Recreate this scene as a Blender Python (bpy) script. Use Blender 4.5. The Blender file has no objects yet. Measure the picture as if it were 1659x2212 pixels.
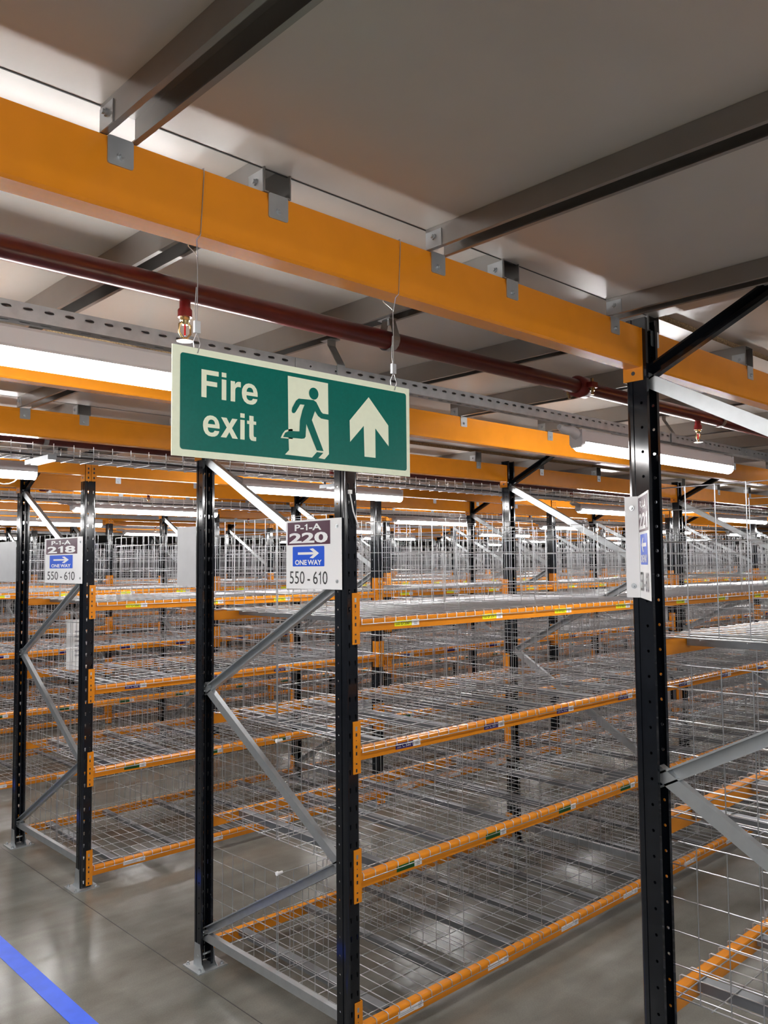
import bpy, math, random
from mathutils import Matrix, Vector
random.seed(7)
SC = bpy.context.scene
COL = SC.collection

# ------------------------------------------------------------------ camera
CAM = Vector((0.0, 0.0, 2.04))
F_PX, YAW, PITCH, ROLL = 1806.39, 0.81381259, 0.06118839, -0.00905552
_f = Vector((math.cos(YAW)*math.cos(PITCH), math.sin(YAW)*math.cos(PITCH), math.sin(PITCH)))
_r = _f.cross(Vector((0, 0, 1))).normalized(); _u = _r.cross(_f)
_c, _s = math.cos(ROLL), math.sin(ROLL)
RT, UP = _c*_r + _s*_u, -_s*_r + _c*_u
cd = bpy.data.cameras.new('camera'); cam = bpy.data.objects.new('camera', cd); COL.objects.link(cam)
cd.sensor_fit = 'VERTICAL'; cd.sensor_height = 36; cd.lens = 36*F_PX/2212
cd.clip_start = 0.02; cd.clip_end = 200
cam.matrix_world = Matrix(((RT.x, UP.x, -_f.x, CAM.x), (RT.y, UP.y, -_f.y, CAM.y), (RT.z, UP.z, -_f.z, CAM.z), (0, 0, 0, 1)))
SC.camera = cam

# ------------------------------------------------------------------ world and exposure
w = bpy.data.worlds.new('world'); SC.world = w; w.use_nodes = True
w.node_tree.nodes['Background'].inputs[0].default_value = (0.9, 0.93, 1.0, 1)
w.node_tree.nodes['Background'].inputs[1].default_value = 0.07
SC.view_settings.view_transform = 'Standard'; SC.view_settings.look = 'None'
SC.view_settings.exposure = 1.42; SC.view_settings.gamma = 1.0; SC.view_settings.use_curve_mapping = False
SC.cycles.use_denoising = True
SC.cycles.max_bounces = 6; SC.cycles.diffuse_bounces = 4; SC.cycles.glossy_bounces = 3
SC.cycles.use_adaptive_sampling = True; SC.cycles.adaptive_threshold = 0.025
SC.cycles.sample_clamp_indirect = 6.0
LAMP_POWER = 25.0      # radiance of the batten diffusers


# ------------------------------------------------------------------ materials
def mat(name, col, rough=0.5, metal=0.0, var=0.0, scale=8.0, bump=0.0, emit=0.0, coat=0.0, rvar=0.0, col2=None, stretch=None):
    m = bpy.data.materials.new(name); m.use_nodes = True
    nt = m.node_tree; b = nt.nodes['Principled BSDF']
    b.inputs['Base Color'].default_value = (*col, 1); b.inputs['Roughness'].default_value = rough
    b.inputs['Metallic'].default_value = metal
    if coat: b.inputs['Coat Weight'].default_value = coat; b.inputs['Coat Roughness'].default_value = 0.08
    if emit:
        b.inputs['Emission Color'].default_value = (1, 0.985, 0.97, 1); b.inputs['Emission Strength'].default_value = emit
    if var or bump or rvar:
        tc = nt.nodes.new('ShaderNodeTexCoord'); mp = nt.nodes.new('ShaderNodeMapping')
        nt.links.new(tc.outputs['Object'], mp.inputs[0])
        if stretch: mp.inputs['Scale'].default_value = stretch
        nz = nt.nodes.new('ShaderNodeTexNoise'); nz.inputs['Scale'].default_value = scale; nz.inputs['Detail'].default_value = 5
        nt.links.new(mp.outputs[0], nz.inputs['Vector'])
        if var:
            mx = nt.nodes.new('ShaderNodeMix'); mx.data_type = 'RGBA'
            c2 = col2 or tuple(max(0, c*(1-var)) for c in col); c1 = col if col2 else tuple(min(1, c*(1+var*0.6)) for c in col)
            rp = nt.nodes.new('ShaderNodeMapRange'); rp.inputs[1].default_value = 0.35; rp.inputs[2].default_value = 0.65
            nt.links.new(nz.outputs[0], rp.inputs[0]); nt.links.new(rp.outputs[0], mx.inputs[0])
            mx.inputs[6].default_value = (*c1, 1); mx.inputs[7].default_value = (*c2, 1)
            nt.links.new(mx.outputs[2], b.inputs['Base Color'])
        if rvar:
            rr = nt.nodes.new('ShaderNodeMapRange'); rr.inputs[3].default_value = rough-rvar; rr.inputs[4].default_value = rough+rvar
            nt.links.new(nz.outputs[0], rr.inputs[0]); nt.links.new(rr.outputs[0], b.inputs['Roughness'])
        if bump:
            bp = nt.nodes.new('ShaderNodeBump'); bp.inputs['Strength'].default_value = bump; bp.inputs['Distance'].default_value = 0.002
            nt.links.new(nz.outputs[0], bp.inputs['Height']); nt.links.new(bp.outputs[0], b.inputs['Normal'])
    return m

M = dict(
    post=mat('black_paint', (0.006, 0.0075, 0.011), 0.10, 0, 0.2, 30, rvar=0.02),
    orange=mat('orange_paint', (0.69, 0.238, 0.013), 0.20, 0, 0.04, 14, rvar=0.03),
    galv=mat('galvanised_steel', (0.50, 0.53, 0.55), 0.36, 0.8, 0.05, 25, rvar=0.05),
    joist=mat('joist_steel', (0.31, 0.295, 0.28), 0.34, 0.6, 0.05, 9, rvar=0.05),
    wire=mat('zinc_wire', (0.56, 0.57, 0.59), 0.28, 0.88),
    chan=mat('channel_steel', (0.22, 0.23, 0.245), 0.42, 0.55, 0.05, 30),
    tray=mat('tray_steel', (0.40, 0.41, 0.42), 0.45, 0.6, 0.1, 30),
    deck=mat('deck_board', (0.62, 0.585, 0.54), 0.29, 0, 0.04, 3, rvar=0.03),
    chip=mat('chipboard', (0.42, 0.30, 0.17), 0.9, 0, 0.5, 220),
    pipe=mat('pipe_paint', (0.115, 0.016, 0.014), 0.28, 0, 0.15, 20),
    redfit=mat('red_fitting', (0.17, 0.010, 0.010), 0.35, 0, 0.1, 30),
    brass=mat('brass', (0.50, 0.38, 0.19), 0.25, 0.9),
    bulb=mat('red_bulb', (0.6, 0.02, 0.03), 0.1),
    house=mat('batten_housing', (0.50, 0.49, 0.51), 0.45),
    lamp=mat('batten_diffuser', (0.95, 0.95, 0.95), 0.4, emit=LAMP_POWER),
    led=mat('small_lamp', (0.9, 0.9, 0.9), 0.4, emit=2.2),
    green_led=mat('green_indicator', (0.0, 0.5, 0.2), 0.4),
    cream=mat('luminous_cream', (0.80, 0.85, 0.66), 0.42, 0, 0.02, 90),
    green=mat('sign_green', (0.0015, 0.135, 0.105), 0.25, 0, 0.05, 160),
    white=mat('sign_white', (0.90, 0.91, 0.93), 0.35),
    grey=mat('sign_back_grey', (0.50, 0.51, 0.53), 0.4, 0, 0.04, 12),
    plum=mat('sign_plum', (0.080, 0.018, 0.046), 0.35),
    blue=mat('sign_blue', (0.008, 0.10, 0.72), 0.35),
    ink=mat('ink_black', (0.015, 0.015, 0.018), 0.5),
    yellow=mat('label_yellow', (0.85, 0.85, 0.02), 0.4),
    navy=mat('label_navy', (0.030, 0.022, 0.16), 0.4),
    lgreen=mat('label_green', (0.010, 0.11, 0.025), 0.4),
    paper=mat('label_white', (0.80, 0.80, 0.81), 0.45),
    lgrey=mat('label_grey', (0.35, 0.35, 0.38), 0.5),
    tape=mat('blue_tape', (0.07, 0.17, 0.95), 0.38, 0, 0.10, 12, col2=(0.06, 0.15, 0.85)),
    plastic=mat('white_plastic', (0.80, 0.80, 0.80), 0.4, 0, 0.04, 20),
    wall=mat('dark_wall', (0.045, 0.043, 0.045), 0.7, 0, 0.3, 1.5),
)


def floor_mat():
    m = bpy.data.materials.new('polished_concrete'); m.use_nodes = True
    nt = m.node_tree; N = nt.nodes; L = nt.links; b = N['Principled BSDF']
    tc = N.new('ShaderNodeTexCoord')
    def noise(scale, det, dist=0, st=None):
        mp = N.new('ShaderNodeMapping'); L.new(tc.outputs['Object'], mp.inputs[0])
        if st: mp.inputs['Scale'].default_value = st
        n = N.new('ShaderNodeTexNoise'); n.inputs['Scale'].default_value = scale; n.inputs['Detail'].default_value = det
        n.inputs['Distortion'].default_value = dist; L.new(mp.outputs[0], n.inputs['Vector']); return n
    a = noise(0.9, 5, 0.3); c = noise(4.5, 7, 0.4); e = noise(1.6, 6, 0.2, (1.0, 4.0, 1)); g = noise(140, 2)
    def ramp(src, lo, hi, c0, c1):
        r = N.new('ShaderNodeValToRGB'); r.color_ramp.elements[0].position = lo; r.color_ramp.elements[1].position = hi
        r.color_ramp.elements[0].color = (*c0, 1); r.color_ramp.elements[1].color = (*c1, 1); L.new(src.outputs[0], r.inputs[0]); return r
    def mul(x, y, fac=1.0):
        q = N.new('ShaderNodeMix'); q.data_type = 'RGBA'; q.blend_type = 'MULTIPLY'; q.inputs[0].default_value = fac
        L.new(x, q.inputs[6]); L.new(y, q.inputs[7]); return q.outputs[2]
    r1 = ramp(a, 0.25, 0.75, (0.115, 0.112, 0.098), (0.255, 0.25, 0.222))
    r2 = ramp(c, 0.2, 0.8, (0.78, 0.78, 0.78), (1.1, 1.1, 1.1))
    r3 = ramp(e, 0.3, 0.7, (0.78, 0.77, 0.75), (1.08, 1.08, 1.08))
    r4 = ramp(g, 0.3, 0.7, (0.9, 0.9, 0.9), (1.05, 1.05, 1.05))
    o = mul(mul(mul(r1.outputs[0], r2.outputs[0]), r3.outputs[0]), r4.outputs[0])
    L.new(o, b.inputs['Base Color'])
    rr = N.new('ShaderNodeMapRange'); rr.inputs[3].default_value = 0.10; rr.inputs[4].default_value = 0.28
    L.new(c.outputs[0], rr.inputs[0]); L.new(rr.outputs[0], b.inputs['Roughness'])
    bp = N.new('ShaderNodeBump'); bp.inputs['Strength'].default_value = 0.06; bp.inputs['Distance'].default_value = 0.003
    L.new(c.outputs[0], bp.inputs['Height']); L.new(bp.outputs[0], b.inputs['Normal'])
    return m
M['floor'] = floor_mat()
for k_ in ('green', 'cream', 'plum', 'blue', 'white', 'yellow', 'navy', 'lgreen'):
    M[k_].node_tree.nodes['Principled BSDF'].inputs['Specular IOR Level'].default_value = 0.15


# ------------------------------------------------------------------ mesh builder
class MB:
    def __init__(s): s.v = []; s.f = []; s.mi = []; s.sm = []; s.mats = []
    def mid(s, m):
        if m not in s.mats: s.mats.append(m)
        return s.mats.index(m)
    def add(s, vs, fs, m, smooth=False):
        o = len(s.v); s.v += [tuple(p) for p in vs]; k = s.mid(m)
        for f in fs: s.f.append(tuple(i+o for i in f)); s.mi.append(k); s.sm.append(smooth)
    def box(s, x0, y0, z0, x1, y1, z1, m):
        vs = [(x, y, z) for x in (x0, x1) for y in (y0, y1) for z in (z0, z1)]
        s.add(vs, [(0, 1, 3, 2), (4, 6, 7, 5), (0, 4, 5, 1), (2, 3, 7, 6), (0, 2, 6, 4), (1, 5, 7, 3)], m)
    def sweep(s, prof, p0, p1, ua, wa, m, caps=True, smooth=False):
        """closed 2D outline (counter-clockwise) extruded from p0 to p1; ua/wa are its axes"""
        p0, p1, ua, wa = Vector(p0), Vector(p1), Vector(ua), Vector(wa); n = len(prof)
        vs = [p0+ua*a+wa*b for a, b in prof] + [p1+ua*a+wa*b for a, b in prof]
        s.add(vs, [(i, (i+1) % n, n+(i+1) % n, n+i) for i in range(n)], m, smooth)
        if caps: s.add(vs, [tuple(range(n-1, -1, -1)), tuple(range(n, 2*n))], m)
    def tube(s, path, r, n, m, caps=True, closed=False):
        P = [Vector(p) for p in path]; k = len(P); vs = []
        t0 = (P[1]-P[0]).normalized(); a = Vector((0, 0, 1)) if abs(t0.z) < 0.9 else Vector((1, 0, 0))
        nrm = (a - t0*a.dot(t0)).normalized()
        for i in range(k):
            if closed: t = (P[(i+1) % k]-P[i-1]).normalized()
            else:
                t = (P[min(i+1, k-1)]-P[max(i-1, 0)]).normalized()
            nrm = (nrm - t*nrm.dot(t)).normalized(); bn = t.cross(nrm)
            rr = r[i] if isinstance(r, (list, tuple)) else r
            for j in range(n):
                q = 2*math.pi*j/n; vs.append(P[i]+(nrm*math.cos(q)+bn*math.sin(q))*rr)
        fs = []
        for i in range(k if closed else k-1):
            for j in range(n):
                a0 = i*n+j; a1 = i*n+(j+1) % n; b0 = ((i+1) % k)*n+j; b1 = ((i+1) % k)*n+(j+1) % n
                fs.append((a0, a1, b1, b0))
        s.add(vs, fs, m, True)
        if caps and not closed: s.add(vs, [tuple(range(n-1, -1, -1)), tuple(range((k-1)*n, k*n))], m)
    def poly(s, pts, m, o, ua, wa, nz=(0, 0, 0)):
        o, ua, wa, nz = Vector(o), Vector(ua), Vector(wa), Vector(nz)
        s.add([o+ua*a+wa*b+nz for a, b in pts], [tuple(range(len(pts)))], m)
    def solid(s, pts, m, o, ua, wa, th):
        """filled outline with thickness th along ua x wa"""
        n = Vector(ua).cross(Vector(wa)).normalized()*th
        s.sweep(pts, Vector(o), Vector(o)+n, ua, wa, m)
    def strip(s, o, ua, va, n, t, cols, nv, dv, m):
        """perforated sheet: columns (u0,u1,hole) by nv cells of height dv; hole=(cu,ru,rv,k) ; two skins t apart"""
        o, ua, va, n = Vector(o), Vector(ua), Vector(va), Vector(n)
        for j in range(nv):
            v0, v1 = j*dv, (j+1)*dv; vc = (v0+v1)/2
            for u0, u1, h in cols:
                if not h:
                    for off, fl in ((0, 0), (-t, 1)):
                        q = [o+ua*a+va*b+n*off for a, b in ((u0, v0), (u1, v0), (u1, v1), (u0, v1))]
                        s.add(q, [(0, 1, 2, 3) if not fl else (3, 2, 1, 0)], m)
                    continue
                cu, ru, rv, tap = h
                out = [(u1, vc), (u1, v1), (cu, v1), (u0, v1), (u0, vc), (u0, v0), (cu, v0), (u1, v0)]
                if tap: hol = [(cu+ru*0.8, vc), (cu+ru, vc+rv*.8), (cu, vc+rv), (cu-ru, vc+rv*.8), (cu-ru*.8, vc), (cu-ru*.45, vc-rv*.9), (cu, vc-rv), (cu+ru*.45, vc-rv*.9)]
                else: hol = [(cu+ru*math.cos(a*math.pi/4), vc+rv*math.sin(a*math.pi/4)) for a in range(8)]
                vs = [o+ua*a+va*b for a, b in out]+[o+ua*a+va*b for a, b in hol]
                vb = [p-n*t for p in vs]
                s.add(vs, [(i, (i+1) % 8, 8+(i+1) % 8, 8+i) for i in range(8)], m)
                s.add(vb, [(8+i, 8+(i+1) % 8, (i+1) % 8, i) for i in range(8)], m)
                s.add(vs[8:]+vb[8:], [(i, (i+1) % 8, 8+(i+1) % 8, 8+i) for i in range(8)], m)
    def rod(s, p0, p1, r, m, n=8): s.tube([p0, p1], r, n, m)
    def xf(s, mtx):
        s.v = [tuple(mtx @ Vector(p)) for p in s.v]; return s
    def merge(s, o):
        k = len(s.v); s.v += o.v
        for f, a, b in zip(o.f, o.mi, o.sm): s.f.append(tuple(i+k for i in f)); s.mi.append(s.mid(o.mats[a])); s.sm.append(b)
    def mesh(s, name):
        me = bpy.data.meshes.new(name); me.from_pydata(s.v, [], s.f)
        for m in s.mats: me.materials.append(m)
        me.polygons.foreach_set('material_index', s.mi); me.polygons.foreach_set('use_smooth', s.sm)
        me.update(); return me


def tag(o, label, cat, group=None, kind=None):
    if label: o['label'] = label
    if cat: o['category'] = cat
    if group: o['group'] = group
    if kind: o['kind'] = kind
    return o
def empty(name, loc, label, cat, group=None, rz=0):
    o = bpy.data.objects.new(name, None); o.empty_display_size = 0.1; COL.objects.link(o); o.location = loc
    o.rotation_euler = (0, 0, rz); return tag(o, label, cat, group)
def ob(name, mb, parent=None, loc=(0, 0, 0), rot=(0, 0, 0)):
    me = mb.mesh(name) if isinstance(mb, MB) else mb
    o = bpy.data.objects.new(name, me); COL.objects.link(o); o.location = loc; o.rotation_euler = rot
    if parent: o.parent = parent
    return o
def struct(name, mb): o = ob(name, mb); o['kind'] = 'structure'; return o

def seen(pts, margin=260):
    """rough test used only to leave out repeats far outside the picture"""
    xs = []; ys = []
    for p in pts:
        q = Vector(p)-CAM; d = q.dot(_f)
        if d < 0.15: continue
        xs.append(829.5+F_PX*q.dot(RT)/d); ys.append(1106-F_PX*q.dot(UP)/d)
    return bool(xs) and max(xs) > -margin and min(xs) < 1659+margin and max(ys) > -margin and min(ys) < 2212+margin
def seen_box(x0, y0, z0, x1, y1, z1, margin=260):
    n = 4
    return seen([(x0+(x1-x0)*i/n, y0+(y1-y0)*j/n, z) for i in range(n+1) for j in range(n+1) for z in (z0, z1)], margin)

def _raw(txt, bold):
    cu = bpy.data.curves.new('t', 'FONT'); cu.body = txt; cu.size = 1; cu.offset = bold; cu.resolution_u = 3
    o = bpy.data.objects.new('t', cu); COL.objects.link(o); bpy.context.view_layer.update()
    me = bpy.data.meshes.new_from_object(o.evaluated_get(bpy.context.evaluated_depsgraph_get()))
    vs = [(v.co.x, v.co.y) for v in me.vertices]; fs = [tuple(p.vertices) for p in me.polygons]
    bpy.data.objects.remove(o); bpy.data.curves.remove(cu); bpy.data.meshes.remove(me)
    return vs, fs
_gc = {}
def glyph(ch, bold):
    """outline and advance of one character; the figure 1 is drawn with its flag"""
    if (ch, bold) in _gc: return _gc[(ch, bold)]
    H = _raw('H', bold)[0]; hx = min(v[0] for v in H); cap = max(v[1] for v in H)
    if ch == '1':
        b = 0.05+bold*1.2
        vs = [(0.33-b, 0), (0.33+b, 0), (0.33+b, 1), (0.33-b*0.35, 1), (0.24-b*0.5, 0.86), (0.08, 0.77), (0.08, 0.77-b*1.5), (0.33-b, 0.74)]
        r = ([(a*cap, q*cap) for a, q in vs], [tuple(range(8))], 0.56*cap)
    elif ch == ' ': r = ([], [], 0.30*cap)
    else:
        vs, fs = _raw(ch, bold); two = _raw(ch+'H', bold)[0]; mx = max(v[0] for v in two)-max(v[0] for v in H)
        r = (vs, fs, mx)
    _gc[(ch, bold)] = r; return r
def text_geo(txt, bold=0.0):
    """faces of a text, scaled to the unit box"""
    vs = []; fs = []; x = 0
    for ch in txt:
        v, f, a = glyph(ch, bold); k = len(vs); vs += [(p+x, q) for p, q in v]; fs += [tuple(i+k for i in t) for t in f]; x += a
    x0 = min(v[0] for v in vs); x1 = max(v[0] for v in vs); y0 = min(v[1] for v in vs); y1 = max(v[1] for v in vs)
    return [((a-x0)/(x1-x0), (b-y0)/(y1-y0)) for a, b in vs], fs
_tc = {}
def put_text(mb, txt, m, o, ua, wa, u0, w0, du, dw, lift, bold=0.0):
    """text filling the box (u0,w0)-(u0+du,w0+dw) of a plane; lift = offset vector"""
    key = (txt, bold)
    if key not in _tc: _tc[key] = text_geo(txt, bold)
    vs, fs = _tc[key]; o, ua, wa, lift = Vector(o), Vector(ua), Vector(wa), Vector(lift)
    flip = ua.cross(wa).dot(lift) < 0
    mb.add([o+ua*(u0+a*du)+wa*(w0+b*dw)+lift for a, b in vs], [f[::-1] if flip else f for f in fs], m)
def rrect(u0, w0, u1, w1, r, n=4):
    pts = []
    for cx, cy, a0 in ((u1-r, w0+r, -90), (u1-r, w1-r, 0), (u0+r, w1-r, 90), (u0+r, w0+r, 180)):
        for i in range(n+1):
            a = math.radians(a0+90*i/n); pts.append((cx+r*math.cos(a), cy+r*math.sin(a)))
    return pts

# ------------------------------------------------------------------ layout numbers
X0 = 2.304                    # rack end plane
BAY = 2.565; PW = 0.072; DEP = 1.212
ROWS = [0.133, 2.678, 5.255, 7.83, 10.40, 12.97]     # front (near) face of each rack row
NBAY = [2, 3, 5, 8, 8, 8]
ROWN = ['the rack with sign 221', 'the rack with sign 220', 'the rack with sign 218',
        'the rack behind 218', 'the fifth rack back', 'the farthest rack']
LEV = [0.120, 0.735, 1.262, 1.800]
LEVN = ['bottom', 'second', 'third', 'top']
BAYN = ['first', 'second', 'third', 'fourth', 'fifth', 'sixth', 'seventh', 'eighth', 'ninth']
DECKZ, DECKR, DECKC = 2.828, 2.848, 2.803            # underside over aisles / over racks / over the cross aisle beside aisles
BT, BB = 2.753, 2.630                                 # mezzanine beam top and bottom

# ------------------------------------------------------------------ floor, walls, ceiling
mb = MB(); mb.box(-8, -8, -0.1, 34, 27, 0, M['floor']); struct('floor', mb)
mb = MB(); mb.box(33, -8, 0, 33.2, 27, 3, M['wall']); struct('wall_back', mb)
mb = MB(); mb.box(-8, 26.5, 0, 33, 26.7, 3, M['wall']); struct('wall_left', mb)

def slab(x0, y0, x1, y1, z, chip_low=False):
    m = MB(); m.box(x0, y0, z, x1, y1, z+0.038, M['deck'])
    for i in range(5):
        if i != 4: m.mi[i] = m.mid(M['chip'])
    return struct('ceiling', m)
prev = -8.0
for k, yf in enumerate(ROWS+[15.5]):
    # aisle strip before this rack row
    slab(X0+0.10, prev-0.010 if k else prev, 33, yf+0.010, DECKZ)
    slab(-8, prev-0.046 if k else prev, X0+0.10, yf+0.045, DECKZ)
    yb = yf+DEP
    slab(X0+0.10, yf+0.0105, 33, yb-0.0105, DECKR)
    slab(-8, yf+0.0455, X0+0.10, yb-0.0495, DECKC)
    t_ = MB(); t_.box(-8, yb-0.0495-0.0005, DECKC-0.001, X0+0.10, yb-0.0465, DECKC+0.024, M['wall']); struct('trim_%d' % (k+2), t_)
    prev = yb
slab(-8, prev-0.01, 33, 26.5, DECKZ)

# floor joint and blue tape
mb = MB(); mb.box(2.233, -3, 0.0, 2.237, 14, 0.0006, M['wall'])
mb2 = MB(); mb2.box(1.620, -3, 0.0005, 1.712, 14, 0.0022, M['tape'])
tag(ob('floor_tape', mb2), 'blue line of tape stuck on the grey concrete floor before the rack ends', 'floor marking')

# ------------------------------------------------------------------ upright frames
def upright_mesh():
    m = MB(); P = M['post']; H = 2.80; nv = 37; dv = 0.075; t = 0.0022; c = 0.013; z0 = 0.008
    W, D = PW, 0.070
    m.strip((c, 0, z0), (1, 0, 0), (0, 0, 1), (0, -1, 0), t,
            [(0, 0.014, (0.0065, 0.0052, 0.012, 1)), (0.014, W-2*c-0.014, None), (W-2*c-0.014, W-2*c, (W-2*c-0.0065, 0.0052, 0.012, 1))], nv, dv, P)
    for sx in (0, 1):
        X = 0 if sx == 0 else W; n = (-1, 0, 0) if sx == 0 else (1, 0, 0); g = 0.003 if sx == 0 else -0.003
        if sx == 0:
            m.strip((0, D, z0), (0, -1, 0), (0, 0, 1), n, t, [(0, D-c-0.020, (0.018, 0.0048, 0.0048, 0)), (D-c-0.010, D-c, None)], nv, dv, P)
            m.strip((g, D, z0), (0, -1, 0), (0, 0, 1), n, t, [(D-c-0.020, D-c-0.010, None)], 1, nv*dv, P)
        else:
            m.strip((W, c, z0), (0, 1, 0), (0, 0, 1), n, t, [(0, 0.010, None), (0.020, D-c, (D-c-0.018, 0.0048, 0.0048, 0))], nv, dv, P)
            m.strip((W+g, c, z0), (0, 1, 0), (0, 0, 1), n, t, [(0.010, 0.020, None)], 1, nv*dv, P)
        # groove sides, rounded front corner, rear lip
        for yy in (c+0.010, c+0.020):
            a = (X, yy, z0); b = (X+g, yy, z0); a2 = (X, yy, z0+nv*dv); b2 = (X+g, yy, z0+nv*dv)
            m.add([a, b, b2, a2], [(0, 1, 2, 3)], P)
        arc = []
        for i in range(5):
            q = math.pi/2*i/4
            arc.append((c-c*math.cos(q), c-c*math.sin(q)) if sx == 0 else (W-c+c*math.cos(q), c-c*math.sin(q)))
        vs = [(x, y, z0) for x, y in arc]+[(x, y, z0+nv*dv) for x, y in arc]
        m.add(vs, [(i, i+1, 6+i, 5+i) for i in range(4)], P, True)
        lx = 0.013 if sx == 0 else -0.013
        m.box(min(X, X+lx), D-0.001, z0, max(X, X+lx), D+0.0012, z0+nv*dv, P)
    return m.mesh('upright')
def base_mesh():
    m = MB(); G = M['galv']
    m.box(-0.055, -0.03, 0, 0.115, 0.125, 0.006, G)
    for x in (-0.004, PW+0.001):     # gussets against the flanks
        m.solid([(0.008, 0.006), (0.115, 0.006), (0.085, 0.03), (0.068, 0.12), (0.02, 0.12)], G, (x, 0, 0), (0, 1, 0), (0, 0, 1), 0.003)
    for x, y in ((-0.035, 0.10), (0.095, 0.10), (-0.035, -0.012), (0.095, -0.012)):
        m.rod((x, y, 0.006), (x, y, 0.02), 0.006, G, 6); m.rod((x, y, 0.006), (x, y, 0.013), 0.010, G, 6)
    m.rod((-0.006, 0.05, 0.06), (PW+0.006, 0.05, 0.06), 0.006, G, 6)
    return m.mesh('base_plate')
def brace_mesh(ya, za, yb, zb, m_, flip):
    """lipped channel in the frame plane, from (ya,za) to (yb,zb); flip = open side towards the camera"""
    m = MB(); w, h, l, t = 0.021, 0.026, 0.006, 0.0025
    prof = [(-w, 0), (w, 0), (w, h), (w-l, h), (w-l, h-t), (w-t, h-t), (w-t, t), (-w+t, t), (-w+t, h-t), (-w+l, h-t), (-w+l, h), (-w, h)]
    a = Vector((0, ya, za)); b = Vector((0, yb, zb)); d = (b-a).normalized(); side = Vector((1, 0, 0)).cross(d)
    x = 0.022
    if flip: m.sweep(prof, a+Vector((x+h, 0, 0)), b+Vector((x+h, 0, 0)), side, (-1, 0, 0), m_)
    else: m.sweep([(p, q) for p, q in prof], a+Vector((x, 0, 0)), b+Vector((x, 0, 0)), side, (1, 0, 0), m_)
    for p, q in ((a, d), (b, -d)):
        c = p+q*0.006; m.rod((x-0.006, c.y, c.z), (x+h+0.008, c.y, c.z), 0.005, M['galv'], 6)
    return m.mesh('brace')
UPM, BSM = upright_mesh(), base_mesh()
D = DEP
BRM = [brace_mesh(D-0.055, 2.595, 0.055, 2.000, M['galv'], False), brace_mesh(0.055, 1.965, D-0.055, 1.385, M['galv'], True),
       brace_mesh(D-0.055, 1.385+0.03, 0.055, 0.755, M['galv'], False), brace_mesh(0.055, 0.785, D-0.055, 0.170, M['galv'], True),
       brace_mesh(0.050, 0.155, D-0.050, 0.155, M['galv'], False),
       brace_mesh(D-0.055, 2.610, D-0.055-0.42, 2.812, M['post'], True)]
for r, yf in enumerate(ROWS):
    for k in range(NBAY[r]+1):
        x = X0+k*BAY
        if not seen_box(x, yf, 0, x+PW, yf+DEP, 2.8): continue
        lab = ('black upright frame with grey braces, %s frame along %s' % (BAYN[k], ROWN[r])) if k else \
              'black upright frame with grey braces, nearest frame of ' + ROWN[r]
        e = empty('upright_frame', (x, yf, 0), lab, 'rack frame', 'upright frames of the racks')
        for side in (0, 1):
            if r == 0 and side == 0: continue          # the near post of the closest frame is outside the picture
            loc = (0, 0, 0) if side == 0 else (PW, D, 0); rot = (0, 0, 0) if side == 0 else (0, 0, math.pi)
            u = ob('upright', UPM, e, loc, rot); u['label'] = 'black slotted steel post'
            b = ob('base_plate', BSM, e, loc, rot); b['label'] = 'galvanised base plate'
        for bm_ in BRM: ob('brace', bm_, e)

# ------------------------------------------------------------------ shelf beams
def shelf_beam_mesh():
    m = MB(); L = BAY-PW-0.006; x0 = PW+0.003
    y0, y1, h = 0.006, 0.048, 0.052
    prof = [(y0, -h), (y1, -h), (y1, -0.004), (y1-0.004, 0), (y0+0.010, 0), (y0+0.004, -0.0025), (y0+0.001, -0.006), (y0, -0.010)]
    m.sweep(prof, (x0, 0, 0), (x0+L, 0, 0), (0, 1, 0), (0, 0, 1), M['orange'])
    return m.mesh('beam_rail')
def connector_mesh(right):
    m = MB(); z0, z1 = -0.102, 0.115; O = M['orange']
    if not right: a, b, fx = PW-0.038, PW+0.003, PW+0.0005
    else: a, b, fx = BAY-0.003, BAY+0.038, BAY-0.0035
    m.box(a, -0.0045, z0, b, -0.001, z1, O)
    m.box(fx, -0.001, z0, fx+0.003, 0.052, z1, O)
    c = (a+b)/2 + (-0.004 if not right else 0.004)
    for z, w_, h_ in ((0.085, .005, .009), (0.060, .004, .007), (0.036, .002, .002), (0.010, .004, .006), (-0.018, .004, .007), (-0.060, .004, .003), (-0.088, .004, .007)):
        m.box(c-w_, -0.0050, z-h_, c+w_, -0.0044, z+h_, M['ink'] if z != 0.085 else M['galv'])
    return m.mesh('beam_connector')
SBM, SCL, SCR = shelf_beam_mesh(), connector_mesh(False), connector_mesh(True)
LABX = [0.289, 0.892, 1.499, 2.118]
def label_mesh(lev, txt):
    m = MB(); c = {3: M['yellow'], 2: M['navy'], 1: M['lgreen'], 0: M['paper']}[lev]; ink = M['ink'] if lev in (3, 0) else M['paper']
    z0, z1 = -0.0400, -0.0150
    m.box(0, 0.0045, z0, 0.108, 0.0060, z1, c); m.box(0.108, 0.0043, z0-0.001, 0.155, 0.0060, z1+0.001, M['paper'])
    o = (0, 0.0041, z0)
    if txt and lev in (2, 3):
        put_text(m, txt, ink, o, (1, 0, 0), (0, 0, 1), 0.040, 0.005, 0.064, 0.015, (0, -0.0002, 0), 0.012)
    for i in range(2):
        if lev in (2, 3) and txt: put_text(m, ('P-1-A', '22050')[i], ink, o, (1, 0, 0), (0, 0, 1), 0.006, 0.014-0.009*i, 0.026, 0.0065, (0, -0.0002, 0))
        elif lev in (0, 1): m.box(0.008, 0.0040, z0+0.006+0.009*i, 0.095, 0.0044, z0+0.009+0.009*i, M['lgrey'] if lev == 0 else M['ink'])
    for i in range(3): m.box(0.122, 0.0038, z0+0.004+0.007*i, 0.142, 0.0042, z0+0.0075+0.007*i, M['lgrey'])
    return m.mesh('shelf_label')
_lab = {}
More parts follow.
